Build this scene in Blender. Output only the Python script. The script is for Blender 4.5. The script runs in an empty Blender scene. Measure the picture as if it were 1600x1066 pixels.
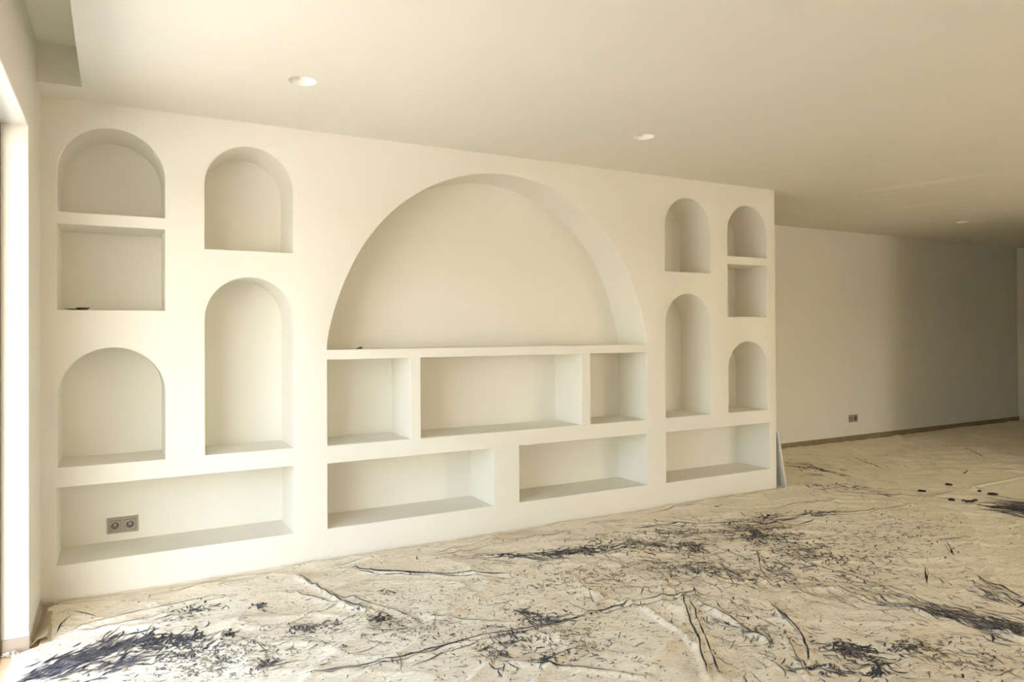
import bpy, bmesh, math, random
import numpy as np
from mathutils import Vector, Matrix, noise as mnoise

random.seed(7)
rng = np.random.default_rng(11)
S = bpy.context.scene
C = S.collection
PI = math.pi

# ------------------------------------------------------------------ measures (metres)
D = 4.2008          # front face of the niche shelving
DB = 4.5498         # back of the niches
F = 5.577           # far wall
XL = -0.32          # left wall (room face)
XE = 4.838          # free end of the shelving
XR = 11.44          # right end wall
YB = -4.6           # wall behind the camera
H = 2.5             # ceiling
HOP_Z = 2.2136      # head of the opening in the left wall
JY = 3.655          # jamb of that opening
O2A, O2B = -4.2, -2.0  # unseen second left-wall opening behind the camera, added to light the far wall
OY = 1.5           # its other jamb
PX, PY = 8.2, 3.35   # unseen partition right of the frame, added to darken the far right end
CAM_H = 1.3299
YAW, PITCH, ROLL = 28.8918, 0.3849, -0.3061
FOC, CX, CY = 1122.8234, 799.93, 510.5934

_ya, _pi, _ro = map(math.radians, (YAW, PITCH, ROLL))
_r = np.array([math.cos(_ya), -math.sin(_ya), 0.0])
_f = np.array([math.sin(_ya)*math.cos(_pi), math.cos(_ya)*math.cos(_pi), math.sin(_pi)])
_u = np.cross(_r, _f)
_r2 = _r*math.cos(_ro) + _u*math.sin(_ro)
_u2 = -_r*math.sin(_ro) + _u*math.cos(_ro)


def on_floor(x, y):
    """floor point seen at pixel x, y of the 1600 x 1066 photograph"""
    d = _f + (x-CX)/FOC*_r2 - (y-CY)/FOC*_u2
    k = -CAM_H/d[2]
    return (d[0]*k, d[1]*k)


# ------------------------------------------------------------------ materials
def mat(name, col, rough=0.9, metal=0.0, spec=0.3):
    m = bpy.data.materials.new(name)
    m.use_nodes = True
    b = m.node_tree.nodes['Principled BSDF']
    b.inputs['Base Color'].default_value = (*col, 1)
    b.inputs['Roughness'].default_value = rough
    b.inputs['Metallic'].default_value = metal
    b.inputs['Specular IOR Level'].default_value = spec
    return m


def add_noise(m, c1, c2, scale=6.0, detail=6.0, bump=0.0, bscale=120.0, lo=0.35, hi=0.65, dist=0.002):
    nt = m.node_tree
    N, L = nt.nodes, nt.links
    b = N['Principled BSDF']
    tc = N.new('ShaderNodeTexCoord')
    n = N.new('ShaderNodeTexNoise')
    n.inputs['Scale'].default_value = scale
    n.inputs['Detail'].default_value = detail
    L.new(tc.outputs['Object'], n.inputs['Vector'])
    r = N.new('ShaderNodeValToRGB')
    r.color_ramp.elements[0].position = lo
    r.color_ramp.elements[1].position = hi
    r.color_ramp.elements[0].color = (*c1, 1)
    r.color_ramp.elements[1].color = (*c2, 1)
    L.new(n.outputs['Fac'], r.inputs['Fac'])
    L.new(r.outputs['Color'], b.inputs['Base Color'])
    if bump:
        n2 = N.new('ShaderNodeTexNoise')
        n2.inputs['Scale'].default_value = bscale
        n2.inputs['Detail'].default_value = 4
        L.new(tc.outputs['Object'], n2.inputs['Vector'])
        bp = N.new('ShaderNodeBump')
        bp.inputs['Strength'].default_value = bump
        bp.inputs['Distance'].default_value = dist
        L.new(n2.outputs['Fac'], bp.inputs['Height'])
        L.new(bp.outputs['Normal'], b.inputs['Normal'])
    return r


WALL_A, WALL_B = (0.735, 0.718, 0.638), (0.755, 0.738, 0.658)
M_plaster = mat('white_plaster', WALL_B)
add_noise(M_plaster, WALL_A, WALL_B, 1.3, 3, 0.12, 260, dist=0.0006)
M_ceiling = mat('ceiling_plaster', WALL_B)
ceil_ramp = add_noise(M_ceiling, WALL_A, WALL_B, 0.9, 3, 0.08, 200, dist=0.0006)
M_exterior = mat('terrace_tile', (0.62, 0.55, 0.44))
add_noise(M_exterior, (0.45, 0.42, 0.38), (0.51, 0.48, 0.44), 3, 5)
M_tile = mat('tan_floor_tile', (0.55, 0.38, 0.22), 0.55)
add_noise(M_tile, (0.50, 0.34, 0.19), (0.60, 0.43, 0.26), 4, 6)
M_base = mat('tan_skirting', (0.26, 0.21, 0.125), 0.6)
add_noise(M_base, (0.235, 0.19, 0.11), (0.29, 0.235, 0.14), 9, 5)
M_base2 = mat('stone_skirting', (0.56, 0.47, 0.36), 0.6)
add_noise(M_base2, (0.34, 0.28, 0.21), (0.40, 0.33, 0.25), 9, 5)
M_frame = mat('bronze_aluminium', (0.16, 0.11, 0.075), 0.45, 0.3)
add_noise(M_frame, (0.15, 0.10, 0.07), (0.18, 0.125, 0.085), 30, 2)
M_sock = mat('greige_plastic', (0.36, 0.31, 0.25), 0.5)
add_noise(M_sock, (0.35, 0.30, 0.24), (0.37, 0.32, 0.26), 40, 2)
M_sockdark = mat('greige_plastic_recess', (0.20, 0.17, 0.13), 0.6)
add_noise(M_sockdark, (0.19, 0.16, 0.125), (0.21, 0.18, 0.14), 40, 2)
M_hole = mat('dark_contact', (0.02, 0.017, 0.014), 0.6)
add_noise(M_hole, (0.018, 0.015, 0.012), (0.024, 0.02, 0.016), 40, 2)
M_lampcup = mat('white_lamp_cup', (0.86, 0.84, 0.78), 0.7)
add_noise(M_lampcup, (0.85, 0.83, 0.77), (0.87, 0.85, 0.79), 20, 2)
M_lens = mat('frosted_lamp_lens', (0.8, 0.78, 0.72), 0.4)
add_noise(M_lens, (0.79, 0.77, 0.71), (0.82, 0.80, 0.74), 20, 2)
M_panel_face = mat('grey_board_face', (0.50, 0.50, 0.47), 0.8)
add_noise(M_panel_face, (0.46, 0.46, 0.43), (0.54, 0.54, 0.51), 14, 5)
M_panel_edge = mat('pale_board_edge', (0.70, 0.68, 0.60), 0.8)
add_noise(M_panel_edge, (0.66, 0.64, 0.56), (0.73, 0.71, 0.63), 25, 4)
M_black = mat('black_scrap', (0.012, 0.011, 0.009), 0.8)
add_noise(M_black, (0.010, 0.009, 0.007), (0.018, 0.016, 0.012), 60, 3)
M_metal = mat('dark_metal', (0.10, 0.085, 0.07), 0.4, 0.7)
add_noise(M_metal, (0.07, 0.06, 0.05), (0.14, 0.12, 0.10), 60, 3)
M_scrap = mat('white_plaster_scrap', (0.78, 0.72, 0.62), 0.9)
add_noise(M_scrap, (0.26, 0.22, 0.165), (0.55, 0.49, 0.41), 60, 4, 0.4, 120)
M_paper = mat('masking_paper', (0.70, 0.63, 0.48), 0.85)
add_noise(M_paper, (0.68, 0.61, 0.46), (0.73, 0.66, 0.52), 10, 5, 0.2, 60)

# drop cloth: cream fleece with tan stains and a fine crumple
M_cloth = mat('cream_drop_cloth', (0.74, 0.67, 0.53), 0.95, 0, 0.1)


def cloth_nodes(m, c0, c1, k=1.0):
    nt = m.node_tree
    N, L = nt.nodes, nt.links
    b = N['Principled BSDF']
    tc = N.new('ShaderNodeTexCoord')

    def noise(scale, detail, rough=0.5, dist=0.0, stretch=None):
        n = N.new('ShaderNodeTexNoise')
        n.inputs['Scale'].default_value = scale
        n.inputs['Detail'].default_value = detail
        n.inputs['Roughness'].default_value = rough
        n.inputs['Distortion'].default_value = dist
        if stretch:
            mp = N.new('ShaderNodeMapping')
            mp.inputs['Rotation'].default_value = (0, 0, stretch[0])
            mp.inputs['Scale'].default_value = (1, stretch[1], 1)
            L.new(tc.outputs['Object'], mp.inputs['Vector'])
            L.new(mp.outputs['Vector'], n.inputs['Vector'])
        else:
            L.new(tc.outputs['Object'], n.inputs['Vector'])
        return n

    def ramp(n, p0, p1, c0, c1):
        r = N.new('ShaderNodeValToRGB')
        e = r.color_ramp.elements
        e[0].position, e[1].position = p0, p1
        e[0].color, e[1].color = (*c0, 1), (*c1, 1)
        L.new(n.outputs['Fac'], r.inputs['Fac'])
        return r

    def mixc(fac, a, c, mode='MIX'):
        x = N.new('ShaderNodeMix')
        x.data_type = 'RGBA'
        x.blend_type = mode
        if isinstance(fac, float):
            x.inputs['Factor'].default_value = fac
        else:
            L.new(fac, x.inputs['Factor'])
        for k, v in ((6, a), (7, c)):
            if isinstance(v, tuple):
                x.inputs[k].default_value = (*v, 1)
            else:
                L.new(v, x.inputs[k])
        return x.outputs[2]

    base = ramp(noise(2.2, 6, 0.6), 0.3, 0.7, c0, c1).outputs['Color']
    s1 = ramp(noise(1.1, 8, 0.66, 0.4, (0.5, 1.8)), 0.53, 0.70, (0, 0, 0), (0.8*k, 0.8*k, 0.8*k)).outputs['Color']
    base = mixc(s1, base, (0.58, 0.475, 0.32))
    s2 = ramp(noise(14, 6, 0.7, 0.6, (0.5, 2.2)), 0.60, 0.68, (0, 0, 0), (0.75*k, 0.75*k, 0.75*k)).outputs['Color']
    base = mixc(s2, base, (0.44, 0.36, 0.25))
    s3 = ramp(noise(24, 6, 0.75, 0.9, (0.6, 2.5)), 0.61, 0.66, (0, 0, 0), (0.85*k, 0.85*k, 0.85*k)).outputs['Color']
    base = mixc(s3, base, (0.20, 0.165, 0.125))
    s4 = ramp(noise(6, 6, 0.7, 0.5, (0.6, 2.2)), 0.62, 0.72, (0, 0, 0), (0.8, 0.8, 0.8)).outputs['Color']
    base = mixc(s4, base, (0.92, 0.89, 0.82))
    L.new(base, b.inputs['Base Color'])
    n1 = noise(26, 8, 0.65, 0.5, (0.6, 2.0))
    bp = N.new('ShaderNodeBump')
    bp.inputs['Strength'].default_value = 1.0
    bp.inputs['Distance'].default_value = 0.016*k
    L.new(n1.outputs['Fac'], bp.inputs['Height'])
    L.new(bp.outputs['Normal'], b.inputs['Normal'])


cloth_nodes(M_cloth, (0.88, 0.785, 0.60), (0.94, 0.87, 0.71))
M_cloth2 = mat('clean_drop_cloth', (0.8, 0.74, 0.6), 0.7, 0, 0.3)
cloth_nodes(M_cloth2, (0.80, 0.725, 0.56), (0.90, 0.83, 0.67), 0.45)
M_paint_shade = mat('charcoal_paint_and_shade', (0.035, 0.034, 0.042), 0.7)  # paint scribbles, also strokes that paint in crease and cloth-edge shade
add_noise(M_paint_shade, (0.022, 0.021, 0.026), (0.06, 0.058, 0.068), 18, 4)
M_paint_shade2 = mat('grey_paint_and_shade', (0.13, 0.12, 0.115), 0.8)  # paler paint marks, also painted shade of creases and the cloth-edge gap
add_noise(M_paint_shade2, (0.09, 0.083, 0.08), (0.19, 0.175, 0.165), 18, 4)
M_paint3 = mat('brown_dirt', (0.22, 0.165, 0.105), 0.9)
add_noise(M_paint3, (0.16, 0.12, 0.075), (0.30, 0.23, 0.15), 18, 4)


# ------------------------------------------------------------------ helpers
def link(o, parent=None):
    C.objects.link(o)
    if parent is not None:
        o.parent = parent
        o.matrix_parent_inverse = Matrix.Translation(parent.location).inverted() if parent.rotation_euler.z == 0 else parent.matrix_basis.inverted()
    return o


def obj(name, bm, mats, parent=None, smooth=None, label=None, local=False):
    me = bpy.data.meshes.new(name)
    bm.to_mesh(me)
    bm.free()
    for m in (mats if isinstance(mats, (list, tuple)) else [mats]):
        me.materials.append(m)
    if smooth is not None:
        for p in me.polygons:
            p.use_smooth = True
        me.set_sharp_from_angle(angle=math.radians(smooth))
    o = bpy.data.objects.new(name, me)
    C.objects.link(o)
    if parent is not None:
        o.parent = parent
        if not local:
            o.matrix_parent_inverse = parent.matrix_basis.inverted()
    if label:
        o['label'] = label
    return o


def thing(name, label, cat, loc, group=None, rot=(0, 0, 0)):
    o = bpy.data.objects.new(name, None)
    o.location = loc
    o.rotation_euler = rot
    o.empty_display_size = 0.1
    C.objects.link(o)
    bpy.context.view_layer.update()
    o['label'] = label
    o['category'] = cat
    if group:
        o['group'] = group
    return o


def tag(o, label, cat, group=None):
    o['label'] = label
    o['category'] = cat
    if group:
        o['group'] = group
    return o


def struct(o):
    o['kind'] = 'structure'
    return o


def box(bm, x0, x1, y0, y1, z0, z1, mi=0):
    v = [bm.verts.new((x, y, z)) for z in (z0, z1) for y in (y0, y1) for x in (x0, x1)]
    for q in ((0, 2, 3, 1), (4, 5, 7, 6), (0, 1, 5, 4), (2, 6, 7, 3), (0, 4, 6, 2), (1, 3, 7, 5)):
        f = bm.faces.new([v[i] for i in q])
        f.material_index = mi


def bevel_all(bm, w, seg=2):
    bmesh.ops.bevel(bm, geom=bm.edges[:], offset=w, segments=seg, affect='EDGES', profile=0.5, clamp_overlap=True)


def offset_loop(P, r):
    """offset of a counter-clockwise closed outline, outward by r"""
    n = len(P)
    out = []
    for i in range(n):
        a, b, c = Vector(P[i-1]), Vector(P[i]), Vector(P[(i+1) % n])
        d1, d2 = (b-a).normalized(), (c-b).normalized()
        n1, n2 = Vector((d1.y, -d1.x)), Vector((d2.y, -d2.x))
        m = (n1+n2).normalized()
        k = r/max(0.3, m.dot(n1))
        out.append(tuple(b+m*k))
    return out


# ------------------------------------------------------------------ niche outlines (x, z), counter-clockwise seen from the room
def rect(x0, x1, z0, z1):
    return [(x0, z0), (x1, z0), (x1, z1), (x0, z1)]


def arch(x0, x1, z0, ztop, n=40):
    r = (x1-x0)/2
    cx, cz = (x0+x1)/2, ztop-r
    P = [(x0, z0), (x1, z0)]
    for i in range(n+1):
        a = PI*i/n
        P.append((cx+r*math.cos(a), cz+r*math.sin(a)))
    return P


def big_arch(n=96):
    cx, cz = 2.2712, 1.2284
    tab = [(0, 1.188), (3, 1.184), (6, 1.178), (9.5, 1.1695), (14, 1.161), (18.5, 1.1555), (23, 1.151), (30, 1.1495), (60, 1.148), (90, 1.1475)]
    xs, ys = zip(*tab)
    P = []
    for i in range(n+1):
        a = 180*i/n
        r = float(np.interp(min(a, 180-a), xs, ys))
        P.append((cx+r*math.cos(math.radians(a)), cz+r*math.sin(math.radians(a))))
    return P


N_L, N_R = -0.2505, 0.2302
NICHES = [
    ('arched_niche', arch(N_L, N_R, 1.9387, 2.380), 'arched niche topmost beside the left corner, over a square niche'),
    ('rectangular_niche', rect(-0.2527, 0.2299, 1.4495, 1.8776), 'square niche beside the left corner with a small dark scrap in it'),
    ('arched_niche', arch(0.4242, 0.8919, 1.7856, 2.3655), 'short arched niche high up between left corner and large arch'),
    ('arched_niche', arch(0.4242, 0.8919, 0.6705, 1.6385), 'tall arched niche left of the large arch'),
    ('arched_niche', arch(N_L, N_R, 0.6661, 1.2585), 'low arched niche beside the left corner above the socket niche'),
    ('rectangular_niche', rect(-0.2558, 0.8919, 0.1830, 0.5679), 'long low niche with a double socket in its back'),
    ('arched_niche', big_arch(), 'very large half-round niche in the middle'),
    ('rectangular_niche', rect(1.0841, 1.5995, 0.6674, 1.1693), 'square niche under the left end of the large arch'),
    ('rectangular_niche', rect(1.6677, 2.8785, 0.6674, 1.1693), 'wide niche under the middle of the large arch'),
    ('rectangular_niche', rect(2.9535, 3.4616, 0.6674, 1.1693), 'square niche under the right end of the large arch'),
    ('rectangular_niche', rect(1.0841, 2.1751, 0.1835, 0.5627), 'long low niche in the bottom row under the square niche'),
    ('rectangular_niche', rect(2.3705, 3.4616, 0.1835, 0.5627), 'long low niche in the bottom row right of centre'),
    ('arched_niche', arch(3.6454, 4.1108, 1.7807, 2.3545), 'short arched niche high up right of the large arch'),
    ('arched_niche', arch(3.6454, 4.1108, 0.6698, 1.6145), 'tall arched niche right of the large arch'),
    ('arched_niche', arch(4.2958, 4.7400, 1.9276, 2.3450), 'arched niche topmost at the free end, over a square niche'),
    ('rectangular_niche', rect(4.2958, 4.7400, 1.4394, 1.8620), 'square niche at the free end of the wall'),
    ('arched_niche', arch(4.2958, 4.7400, 0.6698, 1.2385), 'low arched niche at the free end of the wall'),
    ('rectangular_niche', rect(3.6454, 4.7640, 0.1780, 0.5605), 'long low niche in the bottom row at the free end'),
]

shelving = thing('niche_shelving', 'white plastered built-in shelving wall with arched and rectangular niches and a huge central arch',
                 'built-in shelving', (2.26, D, 0))
BV = 0.005
SEG = 3
front = bmesh.new()


def ring(bm, P, y):
    return [bm.verts.new((x, y, z)) for x, z in P]


edges = []
outer = [front.verts.new(c) for c in ((XL, D, 0), (XE-BV, D, 0), (XE-BV, D, H), (XL, D, H))]
for i in range(4):
    edges.append(front.edges.new((outer[i], outer[(i+1) % 4])))
hole_rings = []
for name, P, lab in NICHES:
    o = ring(front, offset_loop(P, BV), D)
    for i in range(len(o)):
        edges.append(front.edges.new((o[i], o[(i+1) % len(o)])))
    hole_rings.append((o, P))
bmesh.ops.triangle_fill(front, edges=edges, use_beauty=True)
for o, P in hole_rings:
    prev = o
    for s in range(1, SEG+1):
        a = PI/2*s/SEG
        cur = ring(front, offset_loop(P, BV*(1-math.sin(a))) if s < SEG else P, D+BV*(1-math.cos(a)))
        for i in range(len(cur)):
            j = (i+1) % len(cur)
            front.faces.new((prev[i], prev[j], cur[j], cur[i]))
        prev = cur
# free end: rounded arris, end face, and back to the far wall
prev = [outer[1], outer[2]]
for s in range(1, SEG+1):
    a = PI/2*s/SEG
    x, y = XE-BV+BV*math.sin(a), D+BV*(1-math.cos(a))
    cur = [front.verts.new((x, y, 0)), front.verts.new((x, y, H))]
    front.faces.new((prev[0], cur[0], cur[1], prev[1]))
    prev = cur
cur = [front.verts.new((XE, F, 0)), front.verts.new((XE, F, H))]
front.faces.new((prev[0], cur[0], cur[1], prev[1]))
bmesh.ops.recalc_face_normals(front, faces=front.faces[:])
front.faces.ensure_lookup_table()
if sum(f.normal.y*f.calc_area() for f in front.faces) > 0:
    bmesh.ops.reverse_faces(front, faces=front.faces[:])
obj('front_panel', front, M_plaster, shelving, smooth=40)
for name, P, lab in NICHES:
    bm = bmesh.new()
    a = ring(bm, P, D+BV)
    b = ring(bm, P, DB)
    n = len(P)
    for i in range(n):
        j = (i+1) % n
        bm.faces.new((a[j], a[i], b[i], b[j]))
    bm.faces.new(b)
    bmesh.ops.recalc_face_normals(bm, faces=bm.faces[:])
    back = max(bm.faces, key=lambda f: len(f.verts))
    if back.normal.y > 0:
        bmesh.ops.reverse_faces(bm, faces=bm.faces[:])
    obj(name, bm, M_plaster, shelving, smooth=30, label=lab)

# ------------------------------------------------------------------ room shell
bm = bmesh.new()
box(bm, XL-0.2, XR+0.25, F, F+0.2, -0.1, 2.75)
struct(obj('wall_back', bm, M_plaster))
bm = bmesh.new()
box(bm, XR, XR+0.2, YB, F, -0.1, 2.75)
struct(obj('wall_right', bm, M_plaster))
WX0, WX1 = 6.3, 8.0     # unseen window behind the camera, added to light the far wall
bm = bmesh.new()
for x0, x1, z0, z1 in ((XL-0.2, WX0, -0.1, 2.75), (WX1, XR+0.25, -0.1, 2.75), (WX0, WX1, HOP_Z, 2.75)):
    box(bm, x0, x1, YB-0.2, YB, z0, z1)
struct(obj('wall_front', bm, M_plaster))
bm = bmesh.new()
box(bm, PX, PX+0.15, YB, PY, 0.0, H)  # unseen, added to keep window light off the far right end
struct(obj('light_block_partition', bm, M_plaster))

# left wall with its opening (faces built so that every corner is shared once)
TW = 0.22
bm = bmesh.new()


def quad(*p):
    bm.faces.new([bm.verts.new(c) for c in p])


def wall_panel(x, flip):
    for (y0, y1, z0, z1) in ((JY, F, 0, HOP_Z), (JY, F, HOP_Z, 2.75), (OY, JY, HOP_Z, 2.75), (O2B, OY, 0, HOP_Z), (O2B, OY, HOP_Z, 2.75),
                             (O2A, O2B, HOP_Z, 2.75), (YB, O2A, 0, HOP_Z), (YB, O2A, HOP_Z, 2.75)):
        p = [(x, y0, z0), (x, y1, z0), (x, y1, z1), (x, y0, z1)]
        quad(*(p[::-1] if flip else p))


wall_panel(XL, True)
wall_panel(XL-TW, False)
quad((XL, JY, 0), (XL-TW, JY, 0), (XL-TW, JY, HOP_Z), (XL, JY, HOP_Z))
quad((XL, OY, 0), (XL, OY, HOP_Z), (XL-TW, OY, HOP_Z), (XL-TW, OY, 0))
for _a, _b in ((OY, JY), (O2A, O2B)):
    quad((XL, _a, HOP_Z), (XL, _b, HOP_Z), (XL-TW, _b, HOP_Z), (XL-TW, _a, HOP_Z))
quad((XL, O2A, 0), (XL, O2A, HOP_Z), (XL-TW, O2A, HOP_Z), (XL-TW, O2A, 0))
quad((XL, O2B, 0), (XL-TW, O2B, 0), (XL-TW, O2B, HOP_Z), (XL, O2B, HOP_Z))
quad((XL, YB, 2.75), (XL, F, 2.75), (XL-TW, F, 2.75), (XL-TW, YB, 2.75))
bmesh.ops.remove_doubles(bm, verts=bm.verts[:], dist=1e-5)
bmesh.ops.recalc_face_normals(bm, faces=bm.faces[:])
arris = [e for e in bm.edges if all(abs(v.co.x-XL) < 1e-5 for v in e.verts)
         and ((all(abs(v.co.y-JY) < 1e-5 and v.co.z < HOP_Z+1e-4 for v in e.verts)) or all(abs(v.co.z-HOP_Z) < 1e-5 and OY-1e-4 < v.co.y < JY+1e-4 for v in e.verts))]
bmesh.ops.bevel(bm, geom=arris, offset=0.006, segments=3, affect='EDGES', profile=0.5)
struct(obj('wall_left', bm, M_plaster, smooth=35))

# ceiling with the curtain recess along the left wall and three lamp holes
REX, REY, REZ = -0.138, 3.965, 2.69
LAMPS = [(0.7640, 3.388), (2.7925, 3.402), (8.105, 4.484)]
LR = 0.0635
bm = bmesh.new()
outl = [(XL, F), (XL, REY), (REX, REY), (REX, YB), (XR, YB), (XR, F)]
vs = [bm.verts.new((x, y, H)) for x, y in outl]
ed = [bm.edges.new((vs[i], vs[(i+1) % len(vs)])) for i in range(len(vs))]
for lx, ly in LAMPS:
    c = [bm.verts.new((lx+LR*math.cos(2*PI*i/40), ly+LR*math.sin(2*PI*i/40), H)) for i in range(40)]
    ed += [bm.edges.new((c[i], c[(i+1) % 40])) for i in range(40)]
bmesh.ops.triangle_fill(bm, edges=ed, use_beauty=True)
for f in bm.faces:
    f.normal_update()
    if f.normal.z > 0:
        f.normal_flip()
quad((XL, REY, H), (REX, REY, H), (REX, REY, REZ), (XL, REY, REZ))
quad((REX, REY, H), (REX, YB, H), (REX, YB, REZ), (REX, REY, REZ))
quad((XL, REY, REZ), (REX, REY, REZ), (REX, YB, REZ), (XL, YB, REZ))
box(bm, XL-0.2, XR+0.25, YB-0.2, F+0.2, 2.75, 2.9)
struct(obj('ceiling', bm, M_ceiling))


def ceiling_patches():
    """pale filler bands left on the ceiling board joints"""
    nt = M_ceiling.node_tree
    N, L = nt.nodes, nt.links
    tc = N.new('ShaderNodeTexCoord')
    total = None
    for (x0, y0, x1, y1, w, k) in ((5.54, 4.10, 5.82, 2.80, 0.09, 0.40), (6.50, 4.60, 6.83, 3.50, 0.08, 0.35), (6.63, 5.0, 6.45, 3.9, 0.05, 0.2)):
        L_ = math.hypot(x1-x0, y1-y0)
        mp = N.new('ShaderNodeMapping')
        mp.vector_type = 'TEXTURE'
        mp.inputs['Location'].default_value = ((x0+x1)/2, (y0+y1)/2, H)
        mp.inputs['Rotation'].default_value = (0, 0, math.atan2(y1-y0, x1-x0))
        mp.inputs['Scale'].default_value = (L_/2, w, 1)
        L.new(tc.outputs['Object'], mp.inputs['Vector'])
        g = N.new('ShaderNodeVectorMath')
        g.operation = 'LENGTH'
        L.new(mp.outputs['Vector'], g.inputs[0])
        mr = N.new('ShaderNodeMapRange')
        mr.inputs['From Min'].default_value = 1.0
        mr.inputs['From Max'].default_value = 0.3
        mr.inputs['To Min'].default_value = 0.0
        mr.inputs['To Max'].default_value = k
        L.new(g.outputs['Value'], mr.inputs['Value'])
        if total is None:
            total = mr.outputs['Result']
        else:
            a = N.new('ShaderNodeMath')
            a.operation = 'MAXIMUM'
            L.new(total, a.inputs[0])
            L.new(mr.outputs['Result'], a.inputs[1])
            total = a.outputs[0]
    mx = N.new('ShaderNodeMix')
    mx.data_type = 'RGBA'
    L.new(total, mx.inputs['Factor'])
    L.new(ceil_ramp.outputs['Color'], mx.inputs[6])
    mx.inputs[7].default_value = (0.93, 0.90, 0.82, 1)
    L.new(mx.outputs[2], N['Principled BSDF'].inputs['Base Color'])


ceiling_patches()

bm = bmesh.new()
box(bm, XL-TW, XR+0.2, YB, F, -0.1, 0.0)
struct(obj('floor', bm, M_tile))
bm = bmesh.new()
box(bm, -14, XL-TW, -18, 14, -0.14, -0.03)
box(bm, XL-TW, 16, -18, YB-0.2, -0.14, -0.03)
struct(obj('terrace_floor', bm, M_exterior))
bm = bmesh.new()
box(bm, -7.2, -7.0, -17, 13, -0.1, 1.0)  # unseen outdoor wall, added to bounce sunlight in sideways
struct(obj('added_bounce_wall', bm, M_plaster))
bm = bmesh.new()
box(bm, XL-TW-1.1, XL-TW, -10, 8, 2.5, 2.7)  # unseen overhang, added to cut high sky light on the near floor
struct(obj('sky_block_slab', bm, M_plaster))
bm = bmesh.new()
box(bm, XE, XR, F-0.014, F, 0.0, 0.062)
bevel_all(bm, 0.003)
struct(obj('baseboard_back', bm, M_base))
bm = bmesh.new()
box(bm, XL-TW, XL+0.002, JY-0.012, JY, 0.0, 0.055)
bevel_all(bm, 0.002)
struct(obj('baseboard_left', bm, M_base2))

# sliding window frame set back in the opening
win = bpy.data.objects.new('window_1', None)
win.location = (XL-0.15, (JY+OY)/2, 0)
C.objects.link(win)
win['kind'] = 'structure'
bpy.context.view_layer.update()
fx0, fx1 = XL-0.17, XL-0.098
for nm, a in (('window_stile', (fx0, fx1, JY-0.03, JY-0.001, 0.0, HOP_Z-0.001)),
              ('window_stile', (fx0, fx1, OY+0.001, OY+0.05, 0.0, HOP_Z-0.001)),
              ('window_rail', (fx0, fx1, OY+0.05, JY-0.03, HOP_Z-0.04, HOP_Z-0.001)),
              ('window_track', (fx0, fx1, OY+0.05, JY-0.03, 0.0, 0.012))):
    bm = bmesh.new()
    box(bm, *a)
    bevel_all(bm, 0.003)
    obj(nm, bm, M_frame, win)

# ------------------------------------------------------------------ recessed ceiling lamps
def lathe(bm, prof, n=40):
    prev = None
    for r, z in prof:
        cur = [bm.verts.new((r*math.cos(2*PI*i/n), r*math.sin(2*PI*i/n), z)) for i in range(n)]
        if prev:
            for i in range(n):
                j = (i+1) % n
                bm.faces.new((prev[i], prev[j], cur[j], cur[i]))
        prev = cur
    return prev


lamp_labels = ['round recessed ceiling lamp nearest the window, above the short niche left of the arch',
               'round recessed ceiling lamp in front of the right part of the large arch',
               'small distant recessed ceiling lamp before the bare far wall']
proto = None
for k, (lx, ly) in enumerate(LAMPS):
    if k == 0:
        t = thing('recessed_lamp', lamp_labels[0], 'ceiling lamp', (lx, ly, H), 'recessed ceiling lamps')
        bm = bmesh.new()
        last = lathe(bm, [(LR, 0.0), (LR-0.0015, 0.002), (0.0605, 0.045), (0.055, 0.055), (0.034, 0.060)])
        obj('housing', bm, M_lampcup, t, smooth=50, local=True)
        bm = bmesh.new()
        last = lathe(bm, [(0.035, 0.058), (0.030, 0.0575), (0.027, 0.060)])
        bm.faces.new(last)
        obj('lens', bm, M_lens, t, smooth=50, local=True)
        proto = t
    else:
        t = proto.copy()
        C.objects.link(t)
        t.location = (lx, ly, H)
        t['label'] = lamp_labels[k]
        for ch in list(proto.children):
            c = ch.copy()
            C.objects.link(c)
            c.parent = t

# ------------------------------------------------------------------ sockets
def disc(bm, cx, cz, r, y0, y1, n=28, mi=0):
    a = [bm.verts.new((cx+r*math.cos(2*PI*i/n), y0, cz+r*math.sin(2*PI*i/n))) for i in range(n)]
    b = [bm.verts.new((cx+r*math.cos(2*PI*i/n), y1, cz+r*math.sin(2*PI*i/n))) for i in range(n)]
    f = bm.faces.new(a)
    f.material_index = mi
    for i in range(n):
        j = (i+1) % n
        f = bm.faces.new((a[i], b[i], b[j], a[j]))
        f.material_index = mi


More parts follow.
